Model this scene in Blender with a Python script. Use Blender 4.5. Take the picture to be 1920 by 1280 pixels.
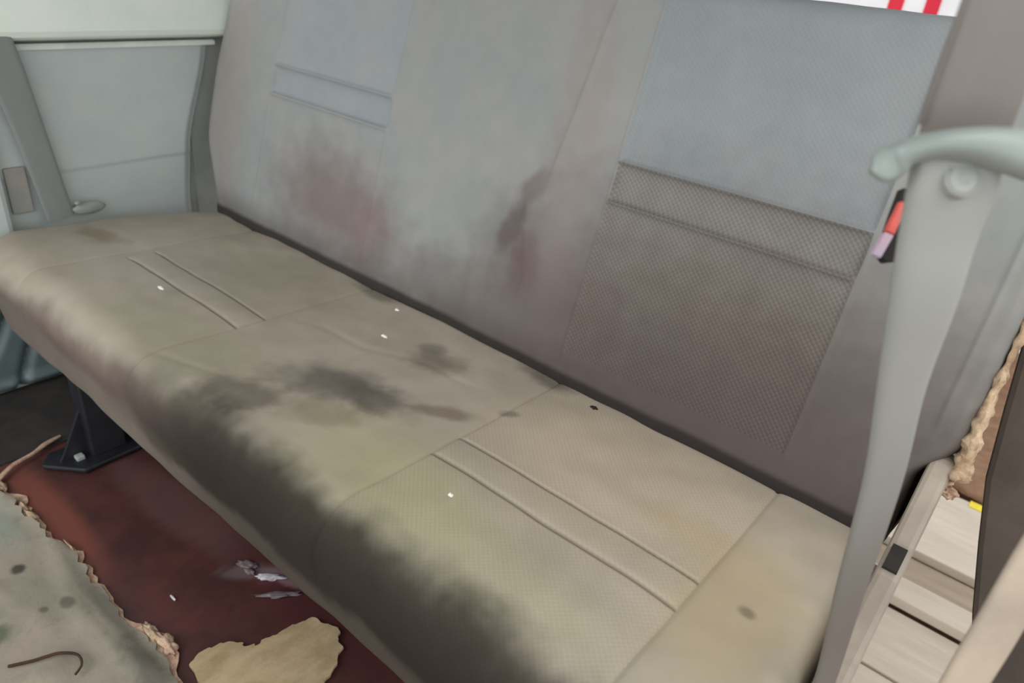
import bpy, math, random
from mathutils import Vector, Matrix, noise

S = bpy.context.scene
for o in list(bpy.data.objects):
    bpy.data.objects.remove(o)
COL = S.collection

# ------------------------------------------------------------------ camera
cam_d = bpy.data.cameras.new('camera')
cam = bpy.data.objects.new('camera', cam_d)
COL.objects.link(cam)
R_ = Vector((0.76378, 0.63862, 0.09313))      # camera right
F_ = Vector((0.52997, -0.70210, 0.47693))     # replaced below
VX, VY, FPX = (-1000, -311), (2200, 30), 1360.0
def _d(v):
    a = Vector((v[0] - 960, v[1] - 640, FPX)); a.normalize(); return a
Xc = -_d(VX); Yc = _d(VY); Yc = (Yc - Xc * Yc.dot(Xc)).normalized(); Zc = Xc.cross(Yc)
right = Vector((Xc.x, Yc.x, Zc.x)); down = Vector((Xc.y, Yc.y, Zc.y)); fwd = Vector((Xc.z, Yc.z, Zc.z))
up = -down; back = -fwd
CP = Vector((1.64618, -0.42775, 1.04))
cam.matrix_world = Matrix(((right.x, up.x, back.x, CP.x), (right.y, up.y, back.y, CP.y),
                           (right.z, up.z, back.z, CP.z), (0, 0, 0, 1)))
cam_d.sensor_width = 36; cam_d.lens = FPX / 1920 * 36
cam_d.clip_start = 0.02
cam_d.dof.use_dof = True; cam_d.dof.focus_distance = 1.02; cam_d.dof.aperture_fstop = 4.5
S.camera = cam

# ------------------------------------------------------------------ sky, lights, exposure
w = bpy.data.worlds.new('sky'); S.world = w; w.use_nodes = True
bg = w.node_tree.nodes['Background']
bg.inputs[0].default_value = (0.93, 0.98, 1.0, 1); bg.inputs[1].default_value = 1.55
def area(name, loc, target, size, sizey, power, color):
    l = bpy.data.lights.new(name, 'AREA'); l.shape = 'RECTANGLE'; l.size = size; l.size_y = sizey
    l.energy = power; l.color = color
    o = bpy.data.objects.new(name, l); COL.objects.link(o); o.location = loc
    o.rotation_euler = (Vector(target) - Vector(loc)).to_track_quat('-Z', 'Y').to_euler()
    return o
area('door_daylight', (2.5, -0.2, 2.3), (1.3, 0.2, 0.4), 1.4, 1.2, 14, (1.0, 0.93, 0.84))
area('windscreen_daylight', (.2, -1.9, 1.5), (-.05, .3, .5), 1.3, .7, 16, (.95, .98, 1.0))
S.view_settings.view_transform = 'Standard'; S.view_settings.look = 'None'
S.view_settings.gamma = 1; S.view_settings.use_curve_mapping = False
S.view_settings.exposure = 0.0

# ------------------------------------------------------------------ node helpers
def lin(c):
    return tuple(((x / 255) / 12.92 if x / 255 <= .04045 else ((x / 255 + .055) / 1.055) ** 2.4) for x in c)
class G:
    def __init__(s, name, rough=.85, spec=.25):
        s.m = bpy.data.materials.new(name); s.m.use_nodes = True
        s.t = s.m.node_tree; s.b = s.t.nodes['Principled BSDF']
        s.b.inputs['Roughness'].default_value = rough
        s.b.inputs['Specular IOR Level'].default_value = spec
    def n(s, typ, **kw):
        x = s.t.nodes.new(typ)
        for k, v in kw.items(): setattr(x, k, v)
        return x
    def put(s, sock, v):
        if hasattr(v, 'is_output') or isinstance(v, bpy.types.NodeSocket): s.t.links.new(v, sock)
        elif isinstance(v, (tuple, list)) and sock.type == 'RGBA' and len(v) == 3: sock.default_value = (*v, 1)
        else: sock.default_value = v
    def mth(s, op, a, b=0.0, c=None, clamp=False):
        x = s.n('ShaderNodeMath', operation=op); x.use_clamp = clamp
        s.put(x.inputs[0], a); s.put(x.inputs[1], b)
        if c is not None: s.put(x.inputs[2], c)
        return x.outputs[0]
    def mix(s, f, a, b, typ='MIX'):
        x = s.n('ShaderNodeMix', data_type='RGBA', blend_type=typ)
        s.put(x.inputs[0], f); s.put(x.inputs[6], a); s.put(x.inputs[7], b)
        return x.outputs[2]
    def noise(s, co, scale, detail=3, rough=.55, stretch=None):
        if stretch:
            mp = s.n('ShaderNodeMapping'); s.put(mp.inputs[0], co); mp.inputs[3].default_value = stretch; co = mp.outputs[0]
        x = s.n('ShaderNodeTexNoise'); s.put(x.inputs['Vector'], co)
        x.inputs['Scale'].default_value = scale; x.inputs['Detail'].default_value = detail
        x.inputs['Roughness'].default_value = rough
        return x.outputs[0]
    def ramp(s, v, a, b):      # smoothstep a..b -> 0..1
        x = s.n('ShaderNodeMapRange', interpolation_type='SMOOTHSTEP')
        s.put(x.inputs[0], v); x.inputs[1].default_value = a; x.inputs[2].default_value = b
        return x.outputs[0]
    def uv(s):
        c = s.n('ShaderNodeTexCoord').outputs['UV']
        q = s.n('ShaderNodeSeparateXYZ'); s.put(q.inputs[0], c)
        return c, q.outputs[0], q.outputs[1]
    def obj(s):
        c = s.n('ShaderNodeTexCoord').outputs['Object']
        q = s.n('ShaderNodeSeparateXYZ'); s.put(q.inputs[0], c)
        return c, q.outputs[0], q.outputs[1], q.outputs[2]
    def blob(s, U, V, st, ns):
        u0, v0, ru, rv, rot, amp, soft = st
        du = s.mth('SUBTRACT', U, u0); dv = s.mth('SUBTRACT', V, v0)
        cr, sr = math.cos(rot), math.sin(rot)
        a = s.mth('ADD', s.mth('MULTIPLY', du, cr / ru), s.mth('MULTIPLY', dv, sr / ru))
        b = s.mth('ADD', s.mth('MULTIPLY', du, -sr / rv), s.mth('MULTIPLY', dv, cr / rv))
        d = s.mth('SQRT', s.mth('ADD', s.mth('MULTIPLY', a, a), s.mth('MULTIPLY', b, b)))
        d = s.mth('ADD', d, s.mth('MULTIPLY', s.mth('SUBTRACT', ns, .5), amp))
        return s.mth('SUBTRACT', 1.0, s.ramp(d, 1 - soft, 1 + soft))
    def bump(s, h, strength, dist, prev=None):
        x = s.n('ShaderNodeBump'); x.inputs['Strength'].default_value = strength
        x.inputs['Distance'].default_value = dist; s.put(x.inputs['Height'], h)
        if prev is not None: s.put(x.inputs['Normal'], prev)
        return x.outputs[0]
    def done(s, col, nrm=None):
        s.put(s.b.inputs['Base Color'], col)
        if nrm is not None: s.put(s.b.inputs['Normal'], nrm)
        return s.m

def weave(g, U, V, period):
    k = 2 * math.pi / period
    a = g.mth('SINE', g.mth('MULTIPLY', g.mth('ADD', U, V), k * .7071))
    b = g.mth('SINE', g.mth('MULTIPLY', g.mth('SUBTRACT', U, V), k * .7071))
    h = g.mth('ADD', g.mth('MULTIPLY', a, .5), g.mth('MULTIPLY', b, .32))
    return g.mth('ADD', g.mth('MULTIPLY', h, .6), .5)

def fabric(name, base1, base2, stains, wv=0, wper=.0058, vband=None, extra=None):
    g = G(name, .95, .12)
    c, U, V = g.uv()
    n1 = g.noise(c, 8, 3, .5); n2 = g.noise(c, 26, 2, .5); n3 = g.noise(c, 260, 2, .6, (1, .35, 1))
    col = g.mix(g.ramp(n1, .35, .65), lin(base1), lin(base2))
    ns = g.mth('ADD', g.mth('MULTIPLY', n1, .6), g.mth('MULTIPLY', n2, .4))
    nb = g.mth('ADD', g.mth('MULTIPLY', n1, .8), g.mth('MULTIPLY', n2, .2))
    for st in stains:
        col = g.mix(g.mth('MULTIPLY', g.blob(U, V, st[:7], ns), st[8]), col, lin(st[7]))
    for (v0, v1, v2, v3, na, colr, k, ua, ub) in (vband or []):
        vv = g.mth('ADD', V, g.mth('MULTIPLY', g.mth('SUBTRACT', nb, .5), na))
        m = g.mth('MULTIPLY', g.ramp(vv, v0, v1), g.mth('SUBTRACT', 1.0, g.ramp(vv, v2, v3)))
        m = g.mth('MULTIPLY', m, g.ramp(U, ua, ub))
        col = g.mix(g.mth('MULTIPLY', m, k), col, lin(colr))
    sp = g.mth('SUBTRACT', n2, .5)
    col = g.mix(1.0, col, g.mth('ADD', 1.0, g.mth('MULTIPLY', sp, .14)), 'MULTIPLY')
    nr = g.bump(n3, .25, .0012)
    if wv:
        h = weave(g, U, V, wper)
        col = g.mix(1.0, col, g.mth('ADD', 1 - wv * .5, g.mth('MULTIPLY', h, wv)), 'MULTIPLY')
        nr = g.bump(h, .55 * min(1, wv * 4), .0012, nr)
    return g.done(col, nr)

def plain(name, c1, c2, scale=20, rough=.6, spec=.35, bumpd=0.0, metallic=0, stretch=None):
    g = G(name, rough, spec)
    c, x, y, z = g.obj()
    n = g.noise(c, scale, 4, .6, stretch)
    col = g.mix(g.ramp(n, .3, .7), lin(c1), lin(c2))
    g.b.inputs['Metallic'].default_value = metallic
    return g.done(col, g.bump(g.noise(c, scale * 4, 3), .4, bumpd) if bumpd else None)

# ------------------------------------------------------------------ object helpers
def root(name, loc, label, cat, group=None):
    o = bpy.data.objects.new(name, None); COL.objects.link(o); o.location = loc
    o.empty_display_size = .05; o['label'] = label; o['category'] = cat
    if group: o['group'] = group
    return o
def mesh(name, vs, fs, mat, parent=None, smooth=True, uvs=None, autos=None):
    off = Vector(parent_world(parent)) if parent else Vector((0, 0, 0))
    me = bpy.data.meshes.new(name)
    me.from_pydata([tuple(Vector(v) - off) for v in vs], [], fs); me.update()
    if smooth: me.polygons.foreach_set('use_smooth', [True] * len(me.polygons))
    if uvs:
        l = me.uv_layers.new(name='UVMap')
        for lp in me.loops: l.data[lp.index].uv = uvs[lp.vertex_index]
    me.materials.append(mat)
    o = bpy.data.objects.new(name, me); COL.objects.link(o)
    if parent: o.parent = parent
    if autos: me.set_sharp_from_angle(angle=math.radians(autos))
    return o
def parent_world(p):
    v = Vector((0, 0, 0))
    while p: v += p.location; p = p.parent
    return v
def tag(o, label, cat, group=None):
    o['label'] = label; o['category'] = cat
    if group: o['group'] = group
    return o
def struct(o):
    o['kind'] = 'structure'; return o
def recentre(o):
    """move a single-mesh thing's origin to its base"""
    me = o.data; xs = [v.co for v in me.vertices]
    c = Vector((sum(v.x for v in xs) / len(xs), sum(v.y for v in xs) / len(xs), min(v.z for v in xs)))
    me.transform(Matrix.Translation(-c)); o.location = c; return o
def bevel(o, wd, seg=2):
    m = o.modifiers.new('bevel', 'BEVEL'); m.width = wd; m.segments = seg; m.limit_method = 'ANGLE'; m.angle_limit = .6
    return o
def box(name, lo, hi, mat, parent=None, bev=0.0, smooth=False):
    (a, b, c), (d, e, f) = lo, hi
    vs = [(a, b, c), (d, b, c), (d, e, c), (a, e, c), (a, b, f), (d, b, f), (d, e, f), (a, e, f)]
    fs = [(3, 2, 1, 0), (4, 5, 6, 7), (0, 1, 5, 4), (1, 2, 6, 5), (2, 3, 7, 6), (3, 0, 4, 7)]
    o = mesh(name, vs, fs, mat, parent, smooth)
    if bev: bevel(o, bev)
    return o
def prism(name, poly, d, mat, parent=None, bev=0.0, smooth=False):
    """closed 3-D polygon extruded by vector d"""
    n = len(poly); d = Vector(d)
    vs = [Vector(p) for p in poly] + [Vector(p) + d for p in poly]
    fs = [tuple(range(n))[::-1], tuple(range(n, 2 * n))] + [(i, (i + 1) % n, n + (i + 1) % n, n + i) for i in range(n)]
    nn = (vs[1] - vs[0]).cross(vs[2] - vs[1])
    area_n = Vector((0, 0, 0))
    for i in range(n): area_n += vs[i].cross(vs[(i + 1) % n])
    if area_n.dot(d) < 0: fs = [f[::-1] for f in fs]
    o = mesh(name, vs, fs, mat, parent, smooth)
    if bev: bevel(o, bev)
    return o
def spline(pts, n):
    """Catmull-Rom through tuples of any length"""
    out = []; P = [pts[0]] + list(pts) + [pts[-1]]
    for i in range(1, len(P) - 2):
        for k in range(n):
            t = k / n
            out.append(tuple(.5 * (2 * b + (c - a) * t + (2 * a - 5 * b + 4 * c - d) * t * t + (3 * b - a - 3 * c + d) * t ** 3)
                             for a, b, c, d in zip(P[i - 1], P[i], P[i + 1], P[i + 2])))
    out.append(tuple(pts[-1])); return out
def sweep(name, pts, wdir, mat, parent=None, n=8, seg=16, sq=2.6, uvlen=False):
    """pts: (x,y,z,half_width,half_thick); cross section is a superellipse, its width along wdir"""
    P = spline(pts, n); vs = []; fs = []; uvs = []
    L = 0
    for i, p in enumerate(P):
        a = Vector(P[max(i - 1, 0)][:3]); b = Vector(P[min(i + 1, len(P) - 1)][:3]); t = (b - a).normalized()
        wv = Vector(wdir) - t * Vector(wdir).dot(t); wv.normalize(); th = t.cross(wv)
        if i: L += (Vector(p[:3]) - Vector(P[i - 1][:3])).length
        for k in range(seg):
            an = 2 * math.pi * k / seg; cx, sx = math.cos(an), math.sin(an)
            e = 2 / sq
            vs.append(Vector(p[:3]) + wv * p[3] * math.copysign(abs(cx) ** e, cx) + th * p[4] * math.copysign(abs(sx) ** e, sx))
            uvs.append((L, k / seg))
    m = len(P)
    for i in range(m - 1):
        for k in range(seg):
            k2 = (k + 1) % seg
            fs.append((i * seg + k, i * seg + k2, (i + 1) * seg + k2, (i + 1) * seg + k))
    fs.append(tuple(range(seg))[::-1]); fs.append(tuple((m - 1) * seg + k for k in range(seg)))
    return mesh(name, vs, fs, mat, parent, True, uvs, 50)

def lump(name, c, r, mat, parent, seed=0, sub=2, amp=.35):
    import bmesh
    bm = bmesh.new(); bmesh.ops.create_icosphere(bm, subdivisions=sub, radius=1)
    vs = []; 
    for v in bm.verts:
        d = v.co.normalized(); k = 1 + amp * noise.noise(d * 1.8 + Vector((seed * 7.3, seed, 0))) + amp * .4 * noise.noise(d * 5 + Vector((seed, 0, 0)))
        vs.append(Vector(c) + Vector((d.x * r[0] * k, d.y * r[1] * k, d.z * r[2] * k)))
    fs = [tuple(v.index for v in f.verts) for f in bm.faces]; bm.free()
    return mesh(name, vs, fs, mat, parent, sub > 1)
def g1(x, s): return math.exp(-(x / s) ** 2)
def sst(a, b, x):
    t = max(0, min(1, (x - a) / (b - a))); return t * t * (3 - 2 * t)
def stations(lo, hi, step, fine, fs=.0018, fr=.011):
    xs = []; x = lo
    while x < hi - 1e-6:
        xs.append(x)
        near = min([abs(x - f) for f in fine] + [9])
        x += fs if near < fr else min(step, max(fs, near - fr + fs) if near < fr + step else step)
    xs.append(hi); return xs
def rounded(corners, n=7):
    """closed 2-D loop with rounded corners [(y,z,r)], returns points"""
    out = []; N = len(corners)
    for i in range(N):
        p = Vector(corners[i][:2]); r = corners[i][2]
        a = (Vector(corners[i - 1][:2]) - p).normalized(); b = (Vector(corners[(i + 1) % N][:2]) - p).normalized()
        ang = a.angle(b); d = r / math.tan(ang / 2)
        cen = p + (a + b).normalized() * (r / math.sin(ang / 2))
        s = p + a * d - cen; e = p + b * d - cen
        a0 = math.atan2(s.y, s.x); a1 = math.atan2(e.y, e.x); da = (a1 - a0 + math.pi) % (2 * math.pi) - math.pi
        for k in range(n + 1):
            q = a0 + da * k / n; out.append(cen + Vector((math.cos(q), math.sin(q))) * r)
    return out
def resample(loop, dens):
    """walk closed loop; dens(s)->step. returns [(pt, s)] """
    L = [0]; N = len(loop)
    for i in range(N): L.append(L[-1] + (loop[(i + 1) % N] - loop[i]).length)
    def at(s):
        s = min(max(s, 0), L[-1] - 1e-9)
        lo, hi = 0, N
        while hi - lo > 1:
            m = (lo + hi) // 2
            if L[m] <= s: lo = m
            else: hi = m
        t = (s - L[lo]) / max(1e-9, L[lo + 1] - L[lo])
        return loop[lo].lerp(loop[(lo + 1) % N], t)
    out = []; s = 0
    while s < L[-1] - .0008:
        out.append((at(s), s)); s += dens(s)
    return out

def cushion(parts, xs, ring, place, disp, endround, region, mats, parent, ctr):
    """loft closed ring along xs. place(x, pt)->Vector; disp(x,v)->outward; region(x,v)->part key"""
    n = len(ring)
    nr = []
    for i in range(n):
        t = (ring[(i + 1) % n][0] - ring[i - 1][0]).normalized(); nr.append(Vector((t.y, -t.x)))
    vs = []; uv = []
    for x in xs:
        sh = endround(x)
        for i, (p, v) in enumerate(ring):
            q = p + nr[i] * disp(x, v) * sh
            q = Vector((ctr[0][0] + (q.x - ctr[0][0]) * (1 - ctr[0][1] * (1 - sh)), ctr[1][0] + (q.y - ctr[1][0]) * (1 - ctr[1][1] * (1 - sh))))
            vs.append(place(x, q)); uv.append((x, v))
    groups = {}
    for i in range(len(xs) - 1):
        for k in range(n):
            k2 = (k + 1) % n
            key = region(.5 * (xs[i] + xs[i + 1]), ring[k][1])
            groups.setdefault(key, []).append((i * n + k, (i + 1) * n + k, (i + 1) * n + k2, i * n + k2))
    base = parts[0]
    groups[base].append(tuple(range(n))); groups[base].append(tuple((len(xs) - 1) * n + k for k in range(n))[::-1])
    objs = {}
    for key, fl in groups.items():
        idx = {}; v2 = []; u2 = []; f2 = []
        for f in fl:
            ff = []
            for j in f:
                if j not in idx: idx[j] = len(v2); v2.append(vs[j]); u2.append(uv[j])
                ff.append(idx[j])
            f2.append(tuple(ff))
        nm, lab = parts[1][key]
        objs[key] = mesh(nm, v2, f2, mats[key], parent, True, u2)
        if lab: objs[key]['label'] = lab
    return objs

# ------------------------------------------------------------------ materials
M = {}
M['red'] = None
def floor_mat():
    g = G('red_painted_floor', .42, .5)
    c, x, y, z = g.obj()
    n1 = g.noise(c, 9, 5, .65); n2 = g.noise(c, 45, 4, .6, (1, .3, 1)); 
    col = g.mix(g.ramp(n1, .35, .7), lin((66, 40, 38)), lin((88, 50, 46)))
    col = g.mix(g.mth('MULTIPLY', g.ramp(n2, .5, .75), .5), col, lin((70, 42, 40)))
    ns = g.mth('ADD', g.mth('MULTIPLY', n1, .5), g.mth('MULTIPLY', n2, .5))
    for st, cc, k in [((.34, -.12, .20, .035, 0, 1.0, .5), (140, 78, 64), .6), ((.5, .06, .22, .05, .1, 1.3, .4), (112, 84, 82), .4),
                      ((.86, .1, .2, .06, 0, 1.2, .5), (78, 36, 38), .6), ((.74, .065, .05, .018, .8, 2.2, .5), (130, 118, 120), .4),
                      ((.80, .10, .06, .014, .4, 2.0, .4), (150, 120, 125), .5)]:
        col = g.mix(g.mth('MULTIPLY', g.blob(x, y, st, ns), k), col, lin(cc))
    return g.done(col, g.bump(ns, .35, .004))
M['red'] = floor_mat()
M['dark_floor'] = plain('grimy_metal', (48, 45, 44), (62, 57, 54), 14, .6, .3, .002)
def mat_mat():
    g = G('worn_floor_mat', .8, .25)
    c, x, y, z = g.obj()
    n1 = g.noise(c, 6, 5, .6); n2 = g.noise(c, 28, 5, .65)
    col = g.mix(g.ramp(n1, .35, .65), lin((136, 130, 114)), lin((150, 138, 124)))
    col = g.mix(g.mth('MULTIPLY', g.ramp(n2, .5, .7), .5), col, lin((118, 118, 104)))
    for st, cc, k in [((.469, -.216, .012, .010, .2, 1.5, .5), (62, 54, 48), .9), ((.60, -.19, .016, .009, .2, 1.6, .5), (88, 82, 70), .8),
                      ((.59, -.29, .02, .02, .2, 1.6, .5), (80, 88, 70), .8), ((.59, -.222, .008, .006, .2, 1.6, .5), (96, 86, 76), .8),
                      ((.66, -.15, .12, .012, 0, 1.6, .6), (84, 80, 72), .7), ((.82, -.16, .08, .02, 0, 1.6, .6), (84, 80, 72), .8),
                      ((.3, -.2, .10, .03, 0, 1.5, .6), (140, 148, 136), .6)]:
        col = g.mix(g.mth('MULTIPLY', g.blob(x, y, st, n2), k), col, lin(cc))
    return g.done(col, g.bump(n2, .5, .004))
M['mat'] = mat_mat()
M['foam'] = plain('torn_foam', (204, 180, 150), (160, 132, 106), 60, .95, .1, .004)
M['foam_pale'] = plain('pale_foam', (204, 178, 152), (170, 134, 116), 70, .95, .1, .004)
M['backing'] = plain('torn_backing_paper', (182, 160, 128), (156, 134, 102), 26, .9, .15, .002, 0, (1, .4, 1))
M['wall'] = plain('grey_door_card', (186, 194, 194), (194, 200, 197), 9, .5, .4, .0006)
M['beige_wall'] = plain('beige_card', (168, 158, 150), (150, 152, 148), 30, .6, .3)
M['wall_low'] = plain('painted_metal', (84, 97, 99), (100, 112, 112), 12, .4, .5, .0004)
M['sill'] = plain('pale_window_sill', (240, 246, 236), (230, 240, 228), 8, .35, .5)
M['white_strip'] = plain('white_edge_strip', (236, 240, 232), (222, 228, 220), 20, .3, .5)
M['recess'] = plain('grey_pillar', (160, 162, 158), (148, 150, 146), 12, .6, .3)
M['black'] = plain('black_metal', (26, 26, 30), (36, 36, 42), 30, .45, .5)
M['belt'] = None
def webbing(name, c1, c2):
    g = G(name, .7, .3)
    c, U, V = g.uv()
    h = g.mth('SINE', g.mth('MULTIPLY', U, 2 * math.pi / .0022))
    col = g.mix(g.noise(c, 9), lin(c1), lin(c2))
    return g.done(col, g.bump(h, .2, .0004))
M['belt'] = webbing('seat_belt_webbing', (132, 126, 121), (122, 113, 110))
M['belt_left'] = webbing('grey_webbing', (140, 146, 144), (128, 130, 126))
def post_mat():
    g = G('grey_plastic', .5, .4)
    c, x, y, z = g.obj()
    col = g.mix(g.noise(c, 14, 3), lin((156, 157, 152)), lin((146, 146, 142)))
    zz = g.mth('ADD', z, g.mth('MULTIPLY', g.noise(c, 12, 3), .08))
    col = g.mix(g.mth('MULTIPLY', g.mth('SUBTRACT', 1.0, g.ramp(zz, .5, .92)), .85), col, lin((104, 95, 88)))   # brown grime and painted-in shade towards the foot
    return g.done(col)
M['post'] = post_mat()
M['hook'] = plain('smooth_grey_plastic', (140, 148, 143), (132, 140, 136), 14, .38, .55)
M['lever'] = plain('beige_plastic', (158, 146, 132), (142, 131, 120), 18, .5, .4, .0006)
M['hole'] = plain('black_plastic', (40, 36, 34), (48, 44, 40), 30, .7, .2)
M['pillar_dark'] = plain('dark_trim', (84, 76, 70), (98, 88, 80), 12, .7, .25, .001)
M['bar'] = plain('beige_strap', (176, 160, 142), (156, 142, 128), 18, .6, .3, .001)
M['plank'] = plain('pale_plank', (200, 186, 170), (188, 174, 158), 16, .8, .2, .002, 0, (.3, 2, 1))
M['plank_brown'] = plain('brown_plank', (150, 132, 116), (164, 146, 128), 16, .8, .2, .002, 0, (.3, 2, 1))
M['earth'] = plain('brown_earth', (122, 92, 72), (142, 110, 88), 22, .95, .1, .01)
M['yellow'] = plain('yellow_tape', (230, 206, 60), (216, 190, 50), 30, .5, .3)
M['crumb'] = plain('white_crumb', (240, 236, 226), (226, 220, 208), 40, .7, .3)
M['crumbdark'] = plain('dark_crumb', (36, 30, 28), (28, 24, 22), 40, .7, .3)
M['plastic_scrap'] = plain('clear_scrap', (206, 200, 204), (160, 150, 156), 90, .2, .6)
M['scrap_dim'] = plain('smeared_scrap', (120, 104, 106), (100, 84, 88), 60, .4, .4)
M['cord'] = plain('brown_cord', (70, 48, 34), (58, 40, 30), 40, .6, .3)
M['redplastic'] = plain('red_plastic', (222, 96, 84), (206, 80, 70), 40, .4, .5)
M['lilac'] = plain('faded_lilac_plastic', (178, 164, 192), (190, 160, 170), 40, .4, .5)
M['white_board'] = plain('white_board', (246, 244, 244), (238, 236, 238), 6, .6, .3)
M['red_board'] = plain('red_stripe', (226, 50, 66), (216, 44, 70), 6, .6, .3)
M['roof'] = plain('roof_lining', (196, 196, 190), (186, 186, 180), 8, .8, .2)

SEAT_ST = [  # u, v, ru, rv, rot, noiseamp, soft, colour, strength
    (.25, .20, .26, .12, 0, 1.0, .6, (168, 158, 148), .6),
    (.45, .30, .20, .12, 0, 1.0, .6, (142, 134, 118), .5),
    (.62, .06, .22, .09, 0, 1.4, .6, (150, 142, 122), .6),
    (1.08, .08, .16, .10, 0, 1.4, .6, (164, 158, 124), .6),
    (1.28, .05, .16, .06, 0, 1.4, .6, (162, 158, 128), .5),
    (1.42, .29, .06, .03, 0, 1.4, .6, (160, 146, 110), .6),
    (1.30, .32, .20, .14, 0, .8, .6, (186, 168, 146), .6),
    (1.52, .20, .07, .12, 0, 1.4, .6, (178, 158, 124), .55),
    (.845, .165, .080, .048, .5, 2.8, .75, (88, 80, 78), .75),
    (.930, .190, .06, .030, .2, 2.8, .75, (92, 84, 80), .7),
    (.79, .05, .075, .035, .5, 2.4, .55, (96, 88, 82), .7),
    (.895, .345, .045, .035, .6, 2.6, .55, (112, 102, 90), .75),
    (.86, .375, .025, .02, .6, 2.6, .5, (104, 96, 86), .5),
    (1.02, .245, .05, .018, .6, 2.8, .5, (112, 98, 86), .7),
    (.90, .10, .06, .03, .6, 2.6, .6, (122, 112, 90), .5),
    (1.09, .325, .016, .010, .6, 2.2, .5, (110, 104, 92), .7),
    (1.06, .455, .06, .025, 0, 2.6, .6, (84, 76, 70), .7),
    (.62, .46, .05, .018, 0, 2.6, .6, (100, 92, 82), .6),
    (.05, .17, .06, .025, .2, 2.4, .6, (124, 112, 92), .6),
    (1.53, .215, .010, .008, 0, 2.2, .5, (110, 98, 80), .7),
]
VB = [(-.26, -.25, -.075, -.03, .06, (92, 82, 76), .8, -.4, -.3),  # front bands: grime together with shade painted into the fabric
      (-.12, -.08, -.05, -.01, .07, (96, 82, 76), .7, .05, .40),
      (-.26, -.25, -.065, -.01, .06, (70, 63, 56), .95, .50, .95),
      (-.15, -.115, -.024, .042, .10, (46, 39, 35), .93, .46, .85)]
SG = [(p - .0045, p, p, p + .0045, 0, (96, 88, 78), .6, .205, .225) for p in (.163, .220)]
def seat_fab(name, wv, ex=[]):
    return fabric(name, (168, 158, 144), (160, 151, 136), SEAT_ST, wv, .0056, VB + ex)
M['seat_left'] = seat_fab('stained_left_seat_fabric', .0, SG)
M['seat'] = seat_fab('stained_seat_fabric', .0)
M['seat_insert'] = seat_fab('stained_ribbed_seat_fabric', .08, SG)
BACK_STAIN_SHADE = [  # low right blobs combine brown dirt with painted shade
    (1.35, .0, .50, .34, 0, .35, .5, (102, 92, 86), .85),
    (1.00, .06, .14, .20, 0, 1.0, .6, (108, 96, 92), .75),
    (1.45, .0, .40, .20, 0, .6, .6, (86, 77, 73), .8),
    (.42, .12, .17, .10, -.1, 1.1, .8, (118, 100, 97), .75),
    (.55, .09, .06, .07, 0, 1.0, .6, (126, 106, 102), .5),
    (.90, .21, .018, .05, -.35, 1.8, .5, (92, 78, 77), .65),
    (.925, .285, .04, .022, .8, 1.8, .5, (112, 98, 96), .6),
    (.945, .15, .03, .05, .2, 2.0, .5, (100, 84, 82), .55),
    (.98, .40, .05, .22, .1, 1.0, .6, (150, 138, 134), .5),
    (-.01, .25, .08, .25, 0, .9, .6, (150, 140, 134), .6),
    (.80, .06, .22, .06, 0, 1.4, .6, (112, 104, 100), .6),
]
BB = [(-.06, -.05, .0, .07, .02, (88, 78, 74), .6, -.4, -.3), (-.06, -.05, .0, .013, .006, (44, 40, 38), .85, -.4, -.3)]  # darker band: crevice shade painted along the seat seam
BG = [(p - .006, p, p, p + .006, 0, (84, 80, 78), .28, .5, .52) for p in (.300, .363)]  # shade of the pleat grooves painted as thin dark lines
M['back'] = fabric('grey_back_fabric', (144, 147, 145), (150, 149, 146), BACK_STAIN_SHADE, 0, .0056, BB)
M['back_upper'] = fabric('blue_grey_mesh_fabric', (140, 146, 149), (144, 148, 149), BACK_STAIN_SHADE, .07, .0056, BB)
M['back_lower'] = fabric('grey_mesh_fabric', (140, 139, 135), (138, 135, 130), BACK_STAIN_SHADE, .30, .0058, BB + BG)
M['back_left'] = fabric('left_mesh_fabric', (146, 151, 153), (150, 152, 152), BACK_STAIN_SHADE, .03, .0056, BB)

# ------------------------------------------------------------------ the van shell
# floor: red painted sheet
struct(box('floor', (.14, -.60, -.02), (1.64, .95, 0), M['red']))
struct(box('trim_1', (-.17, -.60, -.02), (.14, .95, .004), M['dark_floor']))
# left wall
wl = root('wall_left', (-.12, .2, 0), 'x', 'x'); del wl['label'], wl['category']; struct(wl)
def ribbed_lower():
    vs = []; fs = []; ny, nz = 150, 60
    for i in range(ny + 1):
        for k in range(nz + 1):
            y = -.7 + 1.3 * i / ny; z = .012 + (.30 - .012) * k / nz
            x = -.12
            for (y0, z0, y1, z1, s) in [(-.10, .0, .02, .21, .008), (.01, .03, .075, .19, .008)]:
                d = Vector((y1 - y0, z1 - z0)); L = d.length; d /= L
                q = Vector((y - y0, z - z0)); t = q.dot(d); dd = abs(q.x * d.y - q.y * d.x)
                if -.02 < t < L + .02: x -= .017 * g1(dd, s)
            x += .010 * g1(z - .028, .012) * sst(-.06, .0, y) - .006 * g1(z - .008, .008)
            x -= .007 * g1(z - .222, .006); x += .005 * g1(z - .236, .008)
            vs.append((x, y, z))
    for i in range(ny):
        for k in range(nz):
            a = i * (nz + 1) + k; fs.append((a, a + nz + 1, a + nz + 2, a + 1))
    return mesh('lower_panel', vs, fs, M['wall_low'], wl)
ribbed_lower()
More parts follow.
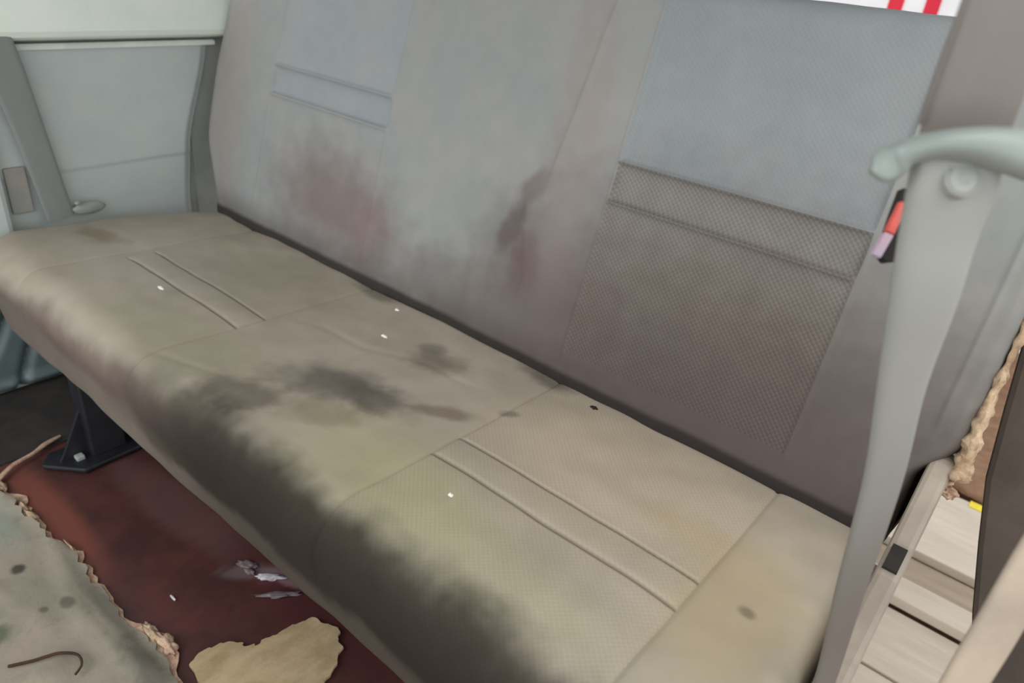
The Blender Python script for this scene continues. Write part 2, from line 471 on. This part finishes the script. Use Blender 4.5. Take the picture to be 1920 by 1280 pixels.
def card():
    vs = []; fs = []; ny, nz = 120, 120
    for i in range(ny + 1):
        for k in range(nz + 1):
            z = .30 + (.765 - .30) * k / nz
            ye = .478 + .012 * sst(.38, .52, z) + .075 * sst(.50, .80, z)
            y = .02 + (ye - .02) * i / ny
            e = min(1, (ye - y) / .02)
            zc = .507 + .01 * (y - .3)
            x = -.118 - .010 * (1 - sst(0, 1, e)) + .003 * sst(zc - .004, zc + .004, z)
            x += .002 * math.sin(y * 17 + z * 9) + .003 * g1((z - .70 + .5 * (y - .2)), .02) * sst(.1, .2, y) * (1 - sst(.25, .35, y))
            x -= .010 * sst(.45, .36, z) * 0
            vs.append((x, y, z))
    for i in range(ny):
        for k in range(nz):
            a = i * (nz + 1) + k; fs.append((a, a + nz + 1, a + nz + 2, a + 1))
    return mesh('door_card', vs, fs, M['wall'], wl)
card()
box('pillar_recess', (-.19, .50, -.0), (-.132, 1.5, .93), M['recess'], wl)
box('backing_sheet', (-.20, -.9, -.02), (-.136, .60, .79), M['recess'], wl)
box('front_post', (-.125, -.03, .24), (-.085, .060, .83), M['wall'], wl, .012)
# sill: rounded ledge, shadow lip below it, white strip
prism('sill_ledge', [(-.20, -.9, .782), (-.098, -.9, .782), (-.086, -.9, .788), (-.082, -.9, .80), (-.086, -.9, .90), (-.10, -.9, .925), (-.20, -.9, .93)],
      (0, 1.53, 0), M['sill'], wl, .003)
prism('bright_strip', [(-.124, .12, .761), (-.108, .12, .762), (-.106, .12, .769), (-.110, .12, .773), (-.124, .12, .774)], (0, .455, 0), M['white_strip'], wl)
prism('lip', [(-.135, -.3, .776), (-.118, -.3, .776), (-.112, -.3, .783), (-.135, -.3, .783)], (0, .93, 0), M['recess'], wl)
# small beige and pale patches seen between the belt and the post
box('beige_trim', (-.118, .070, .43), (-.108, .112, .53), M['beige_wall'], wl, .003)
# window frame above the sill, roof, rear
for nm, a, b in [('roof_rail', (-.20, -.9, 1.34), (-.12, 1.6, 1.45)), ('window_post', (-.20, .60, .93), (-.14, .68, 1.34)), ]:
    box(nm, a, b, M['recess'], wl, .01)
struct(box('ceiling', (-.20, -.5, 1.45), (1.70, 1.6, 1.49), M['roof']))
struct(box('wall_back', (-.20, 1.56, -.02), (1.66, 1.60, .72), M['recess']))

# ------------------------------------------------------------------ bench seat
bench = root('bench_seat', (.78, .25, 0), 'long stained beige bench seat with grey backrest filling the van interior', 'bench seat')
SE = [.17, .595, 1.08, 1.468]          # seams across the bench
YP = [.163, .220]                      # pleat stitching
ring0 = rounded([(.53, .392, .02), (-.048, .420, .062), (-.026, .232, .030), (.53, .232, .02)], 9)
# loop starts near back-top corner; s grows forward.  v = y on top
start_y = ring0[9].x
ring0 = ring0[9:] + ring0[:9]
def dens(s):
    v = start_y - s
    if any(abs(v - p) < .010 for p in YP): return .0018
    if v > -.22: return .006
    return .03
ringS = [(p, start_y - s) for p, s in resample(ring0, dens)]
def seat_disp(x, v):
    d = 0
    if v > -.20:
        fade = sst(-.19, -.05, v)
        for i, sx in enumerate(SE):
            xx = x - sx + (.10 * (.30 - v) * 0)
            d -= (.0022 if i != 0 else .0016) * g1(xx, .0036) * fade
        for a, b in ((SE[0] + .03, SE[1]), (SE[2], SE[3])):
            m = sst(a - .004, a + .012, x) * (1 - sst(b - .012, b + .004, x))
            for p in YP: d -= .0042 * g1(v - p, .0026) * m * (1.0 if x > .8 else .6)
            d += .0014 * m * (1 - ((v - .1915) / .0285) ** 2 if YP[0] < v < YP[1] else 0)
        # soft padding swell of each panel
        for a, b in zip([-.10] + SE, SE + [1.61]):
            if a < x < b: t = (x - a) / (b - a); d += .004 * (1 - (2 * t - 1) ** 4) * fade
        d += .0035 * (noise.noise(Vector((x * 5, v * 7, 3))) + .5 * noise.noise(Vector((x * 16, v * 20, 7))))
        d -= .034 * sst(.468, .505, v)
        # wrinkles at left and middle
        d -= .0016 * g1(v - .30 - .25 * (x - .8) - .01 * math.sin(x * 30), .006) * sst(.6, .7, x) * (1 - sst(.95, 1.05, x))
        d -= .0018 * g1(v - .03 - .3 * (x - .65), .006) * sst(.55, .62, x) * (1 - sst(.7, .8, x))
    return d
XL, XR = -.105, 1.612
def seat_end(x):
    r = .055
    for t in ((x - XL) / r, (XR - x) / (r * .6)):
        if t < 1: return math.sqrt(max(0, 1 - (1 - t) ** 2))
    return 1
def seat_place(x, p):
    y, z = p
    t = max(0, 1 - (x - XL) / .16); wgt = 1 - sst(.0, .30, y)
    y += .055 * t * t * wgt
    # left end of the back edge is cut inwards (tapers towards the wall)
    t2 = sst(.24, .50, y); xx = x
    if x < .10: xx = x + t2 * .07 * (1 - (x - XL) / (.10 - XL))
    z -= .012 * t * t
    return Vector((xx, y, z))
def seat_reg(x, v):
    if v > .46 or v < -.205: return 'base'
    for nm, a, b in (('l', SE[0], SE[1]), ('r', SE[2], SE[3])):
        if a < x < b:
            if YP[0] < v < YP[1] and (nm == 'r' or x > a + .03): return nm + 'p'
            return nm + ('b' if v >= YP[1] else 'f')
    return 'base'
xsS = []
x = XL
ends = [XL + .0005, XL + .002, XL + .005, XL + .01, XL + .016, XL + .024, XL + .034, XL + .045]
xsS = [XL] + ends + stations(XL + .055, XR - .034, .010, SE)
xsS += [XR - .022, XR - .014, XR - .008, XR - .004, XR - .001, XR]
seat_parts = cushion(('base', {'base': ('seat_cushion', 'plain outer padding of the cushion with dark grime and painted-in shade along its front roll'),
    'lf': ('seat_insert', 'left front seat panel'), 'lb': ('seat_insert', 'left rear seat panel'), 'lp': ('seat_pleat', None),
    'rf': ('seat_insert', 'right front ribbed seat panel, yellowed'), 'rb': ('seat_insert', 'right rear ribbed seat panel'), 'rp': ('seat_pleat', None)}),
    xsS, ringS, seat_place, seat_disp, seat_end, seat_reg,
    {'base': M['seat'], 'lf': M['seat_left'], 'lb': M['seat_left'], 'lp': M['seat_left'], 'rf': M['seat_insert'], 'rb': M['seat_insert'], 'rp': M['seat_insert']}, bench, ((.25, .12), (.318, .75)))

# backrest
TILT = math.radians(15)
BO = Vector((0, .47, .41)); BU = Vector((0, math.sin(TILT), math.cos(TILT))); BN = Vector((0, -math.cos(TILT), math.sin(TILT)))
XB = {'l': (.160, .548), 'r': (1.070, 1.458)}
WP = [.300, .363]; WB = .045
ringb = rounded([(-.035, 0, .03), (-.035, -.11, .02), (.640, -.11, .040), (.640, 0, .042)], 9)
# ring in (w, n). reorder so that it starts at the bottom front and runs up the front face
ringb = ringb[::-1]            # now: top front -> ... ; find first front-bottom point
ib = min(range(len(ringb)), key=lambda i: abs(ringb[i].y + .09) + abs(ringb[i].x + .035))
ringb = ringb[ib:] + ringb[:ib]
if ringb[1].y < ringb[0].y: ringb = [ringb[0]] + ringb[1:][::-1]
acc = 0; s_front = 0
for i in range(len(ringb) - 1):
    acc += (ringb[i + 1] - ringb[i]).length
    if abs(ringb[i + 1].y) < 1e-5 and ringb[i + 1].x < .1: s_front = acc - ringb[i + 1].x; break
w0 = -s_front
def densb(s):
    v = w0 + s
    if any(abs(v - p) < .010 for p in WP): return .0018
    if v < .72: return .006
    return .02
ringB = [(p, w0 + s) for p, s in resample(ringb, densb)]
# make orientation match cushion(): normal = (t.y,-t.x) must point outwards
def outward(ring):
    i = len(ring) // 8; t = (ring[i + 1][0] - ring[i - 1][0]).normalized(); return Vector((t.y, -t.x))
XBL, XBR = -.102, 1.648
def back_disp(x, v):
    d = 0
    if v < .70:
        for nm, (a, b) in XB.items():
            m = sst(a - .004, a + .010, x) * (1 - sst(b - .010, b + .004, x))
            k = 1.0 if nm == 'r' else .8
            for p in WP: d -= .0062 * k * g1(v - p, .0042) * m
            if WP[0] < v < WP[1]: d += .009 * m * (1 - ((v - .3315) / .0315) ** 2)
            d += .004 * m * sst(WP[1], WP[1] + .05, v)
            up_ = sst(.02, .06, v) * (1 - sst(.60, .66, v))
            d -= (.0026 if nm == 'r' else .0014) * (g1(x - a, .004) + g1(x - b, .004)) * up_
            d -= .002 * g1(v - WB, .004) * m * 0
        xc = .952 + .16 * max(0, v - .30) * .8
        d -= .0035 * g1(x - xc, .006) * sst(.26, .34, v) * (1 - sst(.60, .66, v))
        d -= .004 * g1(x - .93 + .25 * (v - .22), .010) * g1(v - .22, .06)
        d -= .0022 * g1(x - .955 - .1 * (v - .14), .007) * g1(v - .13, .035)
        d += .006 * g1(x - .75, .18)
        d += .0035 * (noise.noise(Vector((x * 4, v * 5, 11))) + .4 * noise.noise(Vector((x * 14, v * 14, 17))))
        # side seam near right end
        d -= .003 * g1(x - 1.612, .004) * sst(.12, .2, v)
    return d
def back_end(x):
    r = .050
    t = (x - XBL) / r
    if t < 1: return math.sqrt(max(0, 1 - (1 - t) ** 2))
    r = .018; t = (XBR - x) / r
    if t < 1: return math.sqrt(max(0, 1 - (1 - t) ** 2))
    return 1
def back_place(x, p):
    wv, nn = p
    f = max(0, 1 - (x - XBL) / .25)
    left = .095 * (1 - sst(-.02, .20, wv)) ** 1.3 + .03 * sst(.3, .62, wv)
    xx = x + left * f
    f2 = sst(1.45, XBR, x)
    xx -= f2 * .036 * (1 - sst(.08, .15, wv))
    return BO + Vector((xx, 0, 0)) + BU * wv + BN * nn
def back_reg(x, v):
    if v > .655 or v < .04: return 'base'
    for nm, (a, b) in XB.items():
        if a < x < b:
            if v >= WP[1]: return nm + 'u'
            if v >= WP[0]: return nm + 'p'
            return nm + 'l'
    return 'base'
xsB = [XBL] + [XBL + q for q in (.0005, .002, .005, .010, .016, .024, .034, .043)]
xsB += stations(XBL + .05, XBR - .018, .010, [XB['l'][0], XB['l'][1], XB['r'][0], XB['r'][1], .952, .965, .98, 1.612, .91, .93])
xsB += [XBR - q for q in (.012, .007, .004, .0015, .0004, 0)]
cushion(('base', {'base': ('backrest', 'plain grey padding of the backrest with brown stains and painted-in shade near the seat'),
    'lu': ('backrest_insert', 'upper left blue-grey backrest panel'), 'lp': ('backrest_pleat', None), 'll': ('backrest_insert', 'lower left grey backrest panel with reddish-brown stain'),
    'ru': ('backrest_insert', 'upper right blue-grey mesh backrest panel'), 'rp': ('backrest_pleat', None), 'rl': ('backrest_insert', 'lower right brownish-grey mesh backrest panel')}),
    xsB, ringB, back_place, back_disp, back_end, back_reg,
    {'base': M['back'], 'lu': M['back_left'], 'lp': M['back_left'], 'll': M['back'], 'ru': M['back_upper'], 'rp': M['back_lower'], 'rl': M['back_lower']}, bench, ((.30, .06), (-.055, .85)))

# torn foam along the right edge of the backrest
def foam_strip():
    rnd = random.Random(5); vs = []; fs = []; n = 90; seg = 12
    for i in range(n + 1):
        t = i / n; wv = .10 + .50 * t
        rad = .006 + .009 * (1 - sst(.0, .35, t)) + .005 * noise.noise(Vector((t * 30, 0, 2)))
        if i in (0, n): rad *= .2
        c = BO + BU * wv + BN * -.022 + Vector((XBR + .001 + .004 * (1 - sst(.0, .3, t)), 0, 0))
        for k in range(seg):
            a = 2 * math.pi * k / seg
            rr = rad * (1 + .8 * noise.noise(Vector((t * 40, math.cos(a) * 1.5, math.sin(a) * 1.5))))
            vs.append(c + Vector((1, 0, 0)) * rr * math.cos(a) * .8 + BN * rr * 1.5 * math.sin(a))
    for i in range(n):
        for k in range(seg):
            k2 = (k + 1) % seg; fs.append((i * seg + k, i * seg + k2, (i + 1) * seg + k2, (i + 1) * seg + k))
    fs.append(tuple(range(seg))[::-1]); fs.append(tuple(n * seg + k for k in range(seg)))
    o = mesh('exposed_foam', vs, fs, M['foam'], bench); o['label'] = 'torn tan foam showing along the right backrest edge'
foam_strip()
for k, (wv_, dx, rr_) in enumerate([(.098, -.006, .013), (.085, .004, .010), (.112, .006, .011)]):
    c_ = BO + BU * wv_ + BN * -.02 + Vector((XBR + dx, 0, 0))
    lump('foam_tuft', c_, (rr_, rr_ * .8, rr_ * .6), M['foam_pale'], bench, 20 + k, 3, 1.0)

# hinge cover at the right end of the bench
def hinge():
    top = [(.185, .385), (.20, .408), (.30, .420), (.37, .428), (.42, .446), (.46, .476), (.49, .510), (.515, .526), (.54, .524), (.56, .505)]
    bot = [(.565, .47), (.54, .42), (.49, .38), (.40, .345), (.25, .32), (.19, .325)]
    poly = [(1.619, y, z) for y, z in top + bot]
    o = prism('hinge_cover', poly, (.028, 0, 0), M['lever'], bench, .007)
    o['label'] = 'beige plastic hinge cover at the right end'
    # slot insert
    s = prism('slot', [(1.624, .378, .4315), (1.624, .412, .4440), (1.641, .412, .4440), (1.641, .378, .4315)], (0, -.002, .005), M['hole'], o)
hinge()
# frame under the cushion, legs
box('seat_frame', (.02, .06, .20), (1.60, .50, .236), M['black'], bench, .004)
def leg(x, y):
    vs = [(x - .02, y, .0), ]
    lg = box('leg', (x - .026, y - .03, .012), (x + .026, y + .04, .205), M['black'], bench, .004)
    prism('foot_plate', [(x - .05, y - .09, .004), (x - .015, y - .115, .004), (x + .055, y - .06, .004), (x + .05, y + .06, .004), (x - .045, y + .06, .004)],
          (0, 0, .010), M['black'], lg, .003)
    prism('gusset', [(x - .004, y - .02, .014), (x - .004, y - .085, .014), (x - .004, y - .075, .030), (x - .004, y - .02, .14)], (.008, 0, 0), M['black'], lg)
    box('bolt', (x + .005, y - .06, .013), (x + .022, y - .043, .024), M['recess'], lg, .003)
for xx, yy in ((.225, .035), (1.50, .10), (.235, .42), (1.50, .42)): leg(xx, yy)

# ------------------------------------------------------------------ grey floor mat with torn edge
def sheet(name, outline, zt, zb, mat, parent=None, warp=None, res=.012):
    import bmesh
    from mathutils.geometry import delaunay_2d_cdt
    pts = [Vector(p) for p in outline]; n = len(pts)
    xs = [p.x for p in pts]; ys = [p.y for p in pts]
    def inside(p):
        c = False
        for i in range(n):
            a, b = pts[i], pts[i - 1]
            if (a.y > p.y) != (b.y > p.y) and p.x < (b.x - a.x) * (p.y - a.y) / (b.y - a.y) + a.x: c = not c
        return c
    extra = []
    x = min(xs) + res * .5
    while x < max(xs):
        y = min(ys) + res * .5
        while y < max(ys):
            q = Vector((x + .2 * res * math.sin(y * 900), y))
            if inside(q): extra.append(q)
            y += res
        x += res
    V, _, F, *_r = delaunay_2d_cdt(pts + extra, [(i, (i + 1) % n) for i in range(n)], [list(range(n))], 1, 1e-5)
    W = warp or (lambda x, y: 0)
    m = len(V)
    vs = [Vector((v.x, v.y, zt + W(v.x, v.y))) for v in V] + [Vector((v.x, v.y, zb + max(0, W(v.x, v.y)))) for v in V]
    fs = [tuple(f) for f in F] + [tuple(i + m for i in f)[::-1] for f in F]
    cnt = {}
    for f in F:
        for i in range(len(f)):
            cnt[(f[i], f[(i + 1) % len(f)])] = 1
    for (a, b) in list(cnt):
        if (b, a) not in cnt: fs.append((a, m + a, m + b, b))
    return mesh(name, vs, fs, mat, parent, True, None, 40)
rnd = random.Random(11)
def ragged(a, b, n, amp, f):
    out = []
    for i in range(n):
        t = i / n; p = Vector(a).lerp(Vector(b), t)
        out.append((p.x + amp * .5 * noise.noise(Vector((t * f, 1.3, 5))), p.y + amp * noise.noise(Vector((t * f, .3, 0))) + amp * .6 * noise.noise(Vector((t * f * 3.1, 4.3, 0)))))
    return out
edge = ragged((.10, -.170), (.30, -.158), 14, .014, 6) + ragged((.30, -.158), (.52, -.138), 16, .014, 7) + ragged((.52, -.138), (.90, -.140), 30, .012, 9) + ragged((.90, -.14), (1.30, -.15), 16, .012, 9)
def matwarp(x, y):
    r = .0035 * noise.noise(Vector((x * 9, y * 14, 0))) + .0015 * noise.noise(Vector((x * 30, y * 40, 2)))
    r += .006 * g1(y + .165 + .02 * math.sin(x * 12), .012)
    r += .003 * g1(y + .27 - .25 * (x - .45), .008) * sst(.3, .4, x) * (1 - sst(.6, .65, x))
    r += .010 * g1(Vector((x - .725, y + .262)).length, .03)
    return max(r, -.002)
fm = sheet('floor_mat', [(.10, -.60)] + edge[:] + [(1.30, -.15), (1.30, -.60)], .012, .003, M['mat'], None, matwarp)
fm = tag(fm, 'worn grey floor mat with ragged torn edge at lower left', 'floor mat')
under = sheet('foam_underlay', [(.10, -.59)] + [(x, y + .006 + .022 * max(0, noise.noise(Vector((x * 17, 3.1, 0)))) * (1 + .8 * noise.noise(Vector((x * 90, 0, 1)))) + .012 * g1(x - .78, .05) + .010 * g1(x - .3, .06)) for x, y in edge] + [(1.30, -.15), (1.30, -.59)],
              .005, .002, M['foam_pale'], fm, lambda x, y: .0015 * noise.noise(Vector((x * 60, y * 60, 0))))
under['label'] = 'pale torn foam backing showing along the ragged edge'
# torn foam lumps along the mat's edge = parts of the mat
i = 0
for (x, y, rx, ry, mt) in [(.215, -.158, .022, .008, 'foam_pale'), (.305, -.150, .020, .007, 'foam_pale'),
                       (.345, -.150, .018, .008, 'foam'), (.47, -.134, .014, .003, 'foam_pale'),
                       (.745, -.124, .022, .008, 'foam'), (.785, -.116, .022, .011, 'foam_pale')]:
    lump('torn_foam_tuft', (x, y, .007), (rx * 1.1, ry * .9, .0045), M[mt], fm, i, 3, 1.1); i += 1
# pale torn strip at the left border of the red paint
tl = sweep('peeled_edge_strip', [(.205, -.165, .010, .006, .003), (.170, -.120, .012, .005, .003), (.155, -.075, .012, .004, .003), (.140, -.045, .013, .006, .003), (.128, -.012, .011, .003, .002)], (1, 0, 0), M['foam_pale'], None, 8, 8)
tag(recentre(tl), 'thin pale peeled strip along the left border of the red floor', 'strip')
# backing paper patch
bp_out = [(.845, -.112), (.835, -.085), (.842, -.060), (.852, -.049), (.868, -.036), (.872, -.040), (.880, -.026), (.888, -.024), (.886, -.008), (.892, .018),
          (.893, .034), (.900, .052), (.903, .072), (.914, .078), (.932, .080), (.948, .090), (.962, .088), (.972, .074), (.990, .074), (.998, .056), (1.010, .040), (1.02, .01), (1.06, -.03), (1.10, -.10), (1.02, -.135), (.93, -.125)]
bq = []
for i, p in enumerate(bp_out):
    q = bp_out[(i + 1) % len(bp_out)]
    for k in range(5):
        t = k / 5; x = p[0] + (q[0] - p[0]) * t; y = p[1] + (q[1] - p[1]) * t
        bq.append((x + .004 * noise.noise(Vector((x * 90, y * 90, 1))), y + .006 * noise.noise(Vector((x * 80, y * 80, 7)))))
bpz = sheet('torn_backing_piece', bq, .0075, .002, M['backing'], None, lambda x, y: .004 * abs(noise.noise(Vector((x * 30, y * 18, 4)))) , .008)
tag(recentre(bpz), 'torn beige backing piece lying on the red floor, bottom centre-left', 'torn paper')
# cord
cd = sweep('cord', [(.665, -.300, .016, .0022, .0022), (.682, -.272, .018, .0022, .0022), (.690, -.256, .020, .0022, .0022), (.702, -.240, .024, .0022, .0022), (.722, -.224, .024, .002, .002), (.742, -.226, .022, .0018, .0018), (.752, -.240, .02, .0016, .0016)], (0, 0, 1), M['cord'], None, 8, 8)
tag(recentre(cd), 'thin brown cord looped on the grey floor mat, bottom left', 'cord')
# scraps on the red floor
sc = root('plastic_scrap', (.775, .078, .002), 'torn shiny plastic scrap on the red floor under the bench', 'scrap')
for k, (x, y, a, b_, an, mt) in enumerate([(.776, .078, .026, .007, .8, 'plastic_scrap'), (.722, .066, .018, .008, .5, 'scrap_dim'), (.738, .060, .012, .005, .2, 'scrap_dim'), (.822, .066, .034, .006, .85, 'scrap_dim')]):
    o = lump('flake', (0, 0, 0), (a, b_, .0035), M[mt], sc, 31 + k, 3, .9)
    o.data.transform(Matrix.Translation(sc.location)); o.data.transform(Matrix.Translation(Vector((x, y, .0035)) - sc.location) @ Matrix.Rotation(an, 4, 'Z'))
s2 = lump('paint_chip', (.701, -.063, .003), (.009, .0025, .002), M['plastic_scrap'], None, 4, 2)
tag(recentre(s2), 'tiny white chip on the red floor left of the torn backing piece', 'chip')

# crumbs on the seat
for x, y, rx, ry, mt, lab in [(.407, .128, .010, .004, 'crumb', 'white crumb on the left seat panel'), (.747, .401, .005, .004, 'crumb', 'white crumb near the backrest, upper middle of the seat'),
                         (.809, .315, .007, .0035, 'crumb', 'white crumb above the dark stain, lower of the middle two'), (1.175, .103, .004, .003, 'crumb', 'tiny pale crumb on the yellowed right front panel'),
                         (1.187, .407, .006, .004, 'crumbdark', 'small black speck on the seat close to the backrest')]:
    o = lump('crumb', (x, y, .425 + (.003 if mt == 'crumbdark' else .003)), (rx, ry, .0022), M[mt], None, x * 9, 2, .6)
    tag(recentre(o), lab, 'crumb', 'crumbs scattered on the seat cushion')

# ------------------------------------------------------------------ left belt
lb = root('side_seat_belt', (-.095, .15, .42), 'grey seat belt webbing hanging down the side wall at the left', 'seat belt')
sweep('webbing', [(-.088, .085, .86, .034, .002), (-.086, .108, .74, .034, .002), (-.088, .130, .60, .030, .002), (-.088, .148, .46, .0285, .002), (-.086, .153, .412, .028, .002)], (0, 1, 0), M['belt_left'], lb, 8, 12, 4)
lump('anchor_cover', (-.088, .215, .425), (.010, .036, .014), M['recess'], lb, 3, 3, .12)
lump('anchor_bolt', (-.078, .19, .443), (.005, .007, .005), M['recess'], lb, 2, 2, .2)

# ------------------------------------------------------------------ right: belt post, hook handle, webbing
def px(u, v, depth):
    """world point for a picture position at a chosen distance (used once to read real coordinates off)"""
    return CP + (right * (u - 960) + down * (v - 640) + fwd * FPX) * (depth / FPX)
def row(u, v, d, wpx, th): p = px(u, v, d); return (p.x, p.y, p.z, wpx * .5 * d / FPX, th)
WD = (right.x, right.y, 0)
post = root('belt_guide_post', (1.64, .17, .0), 'slanting grey plastic belt guide post in front of the bench, with hooked handle', 'post')
sweep('post', [row(1800, 262, .445, 160, .010), row(1786, 350, .455, 164, .009), row(1757, 450, .475, 140, .009), row(1732, 560, .50, 122, .009), row(1690, 725, .55, 86, .008), row(1655, 900, .60, 70, .007),
               row(1596, 1100, .66, 54, .006), row(1545, 1280, .72, 38, .005), (1.632, .150, .30, .011, .006), (1.64, .145, .01, .012, .007)], WD, M['post'], post, 8, 20, 3.2)
sweep('hooked_handle', [row(1632, 322, .448, 10, .004), row(1648, 316, .447, 58, .005), row(1675, 302, .445, 66, .006), row(1705, 284, .440, 52, .009), row(1760, 272, .435, 52, .012), row(1830, 272, .432, 66, .013),
                        row(1900, 284, .432, 84, .013), row(1980, 310, .435, 90, .012), row(2060, 350, .44, 70, .010)], (down.x, down.y, down.z), M['hook'], post, 8, 18, 2.2)
def cap():
    c = px(1806, 335, .4415); ax = -fwd; a1 = right; a2 = down; vs = []; fs = []; n = 32
    prof = [(.0112, -.008), (.0112, -.0002), (.0106, .0006), (.0098, .0008), (.0092, -.0002), (.0086, .0006), (.0034, .0010), (.0028, .0002), (.0001, .0002)]
    for r, h in prof:
        for k in range(n):
            a = 2 * math.pi * k / n; vs.append(c + a1 * r * math.cos(a) + a2 * r * math.sin(a) + ax * h)
    for i in range(len(prof) - 1):
        for k in range(n): k2 = (k + 1) % n; fs.append((i * n + k, (i + 1) * n + k, (i + 1) * n + k2, i * n + k2))
    mesh('screw_cap', vs, fs, M['post'], post, True, None, 35)
cap()
wb = root('seat_belt', tuple(px(1810, 240, .46)), 'wide grey-beige seat belt webbing hanging down into the hooked handle at right', 'seat belt')
sweep('webbing', [row(1960, -160, .40, 190, .0012), row(1902, 0, .42, 184, .0012), row(1856, 120, .44, 176, .0012), row(1815, 230, .462, 172, .0012), row(1800, 290, .474, 160, .0012)], WD, M['belt'], wb, 8, 14, 5)
sweep('edge_cord', [row(1864, -160, .399, 10, .0016), row(1808, 0, .419, 10, .0016), row(1764, 120, .439, 10, .0016), row(1726, 232, .461, 10, .0016)], WD, M['post'], wb, 8, 8, 2.2)
# buckle behind the post
bk = root('belt_buckle', tuple(px(1665, 430, .56)), 'small buckle with a faded red and lilac strip hanging left of the grey post', 'buckle')
def q2(name, pts, d, th, mat, bev=.001):
    poly = [px(u, v, d) for u, v in pts]
    return prism(name, poly, tuple(fwd * th), mat, bk, bev)
q2('buckle_body', [(1650, 476), (1676, 400), (1694, 352), (1710, 352), (1712, 486), (1662, 492)], .56, .010, M['hole'])
q2('red_strip', [(1662, 432), (1690, 376), (1702, 384), (1678, 440)], .553, .006, M['redplastic'])
q2('lilac_strip', [(1636, 476), (1660, 434), (1677, 441), (1652, 484)], .553, .006, M['lilac'])

# ------------------------------------------------------------------ right: door pillar, strap, outside
yy = .62
def onY(u, v, y):
    r = right * (u - 960) + down * (v - 640) + fwd * FPX
    return CP + r * ((y - CP.y) / r.y)
poly = [onY(*p, yy) for p in [(1940, 560), (1880, 770), (1846, 898), (1832, 1020), (1821, 1150), (1818, 1290)]]
a = poly[-1]; b = poly[0]
dp = prism('wall_right', poly + [Vector((1.86, yy, a.z - .05)), Vector((1.86, yy, b.z + .05))], (0, .04, 0), M['pillar_dark'], None, .008)
struct(dp)
st = sweep('door_strap', [row(2060, 880, .52, 100, .005), row(1980, 1000, .52, 98, .005), row(1920, 1092, .52, 94, .005), row(1862, 1190, .53, 92, .005), row(1808, 1280, .54, 88, .005), row(1740, 1400, .56, 84, .005)], WD, M['bar'], None, 8, 16, 3)
tag(recentre(st), 'beige strap crossing the lower right corner in front of the dark pillar', 'strap')

# outside: planked platform seen through the door gap
pl = root('planked_platform', (1.75, 1.3, -.40), 'pale planked platform on the ground outside the door gap, lower right', 'platform')
for (y0, y1, z, mt) in [(1.60, 1.93, -.352, 'plank'), (1.525, 1.592, -.325, 'plank'), (1.385, 1.518, -.350, 'plank_brown'), (1.29, 1.378, -.318, 'plank'), (1.06, 1.283, -.352, 'plank'), (.80, 1.052, -.354, 'plank')]:
    box('plank', (1.30, y0, z - .03), (2.3, y1, z), M[mt], pl, .003)
box('tape', (1.725, 1.90, -.3525), (1.80, 1.935, -.349), M['yellow'], pl)
soil = lump('soil_heap', (1.72, 2.12, -.36), (.14, .16, .05), M['earth'], None, 6, 3, .3)
tag(recentre(soil), 'brown soil heap behind the far end of the pale planks', 'soil')
gp = box('ground', (-3, -3, -.42), (5, 9, -.385), M['earth']); struct(gp)

# white and red striped board outside, behind the backrest top
sb = root('striped_board', (.9, 3.4, -.385), 'white board with red vertical stripes outside, above the right end of the backrest', 'board')
box('board', (-.6, 3.4, -.385), (2.2, 3.44, 1.6), M['white_board'], sb)
def xat(u, y=3.39):
    return onY(u, 10, y).x
for u in (1678, 1748):
    x0 = xat(u - 14); x1 = xat(u + 14)
    prism('red_stripe', [(x0, 3.40, -.3), (x1, 3.40, -.3), (x1, 3.40, 1.55), (x0, 3.40, 1.55)], (0, -.006, 0), M['red_board'], sb)
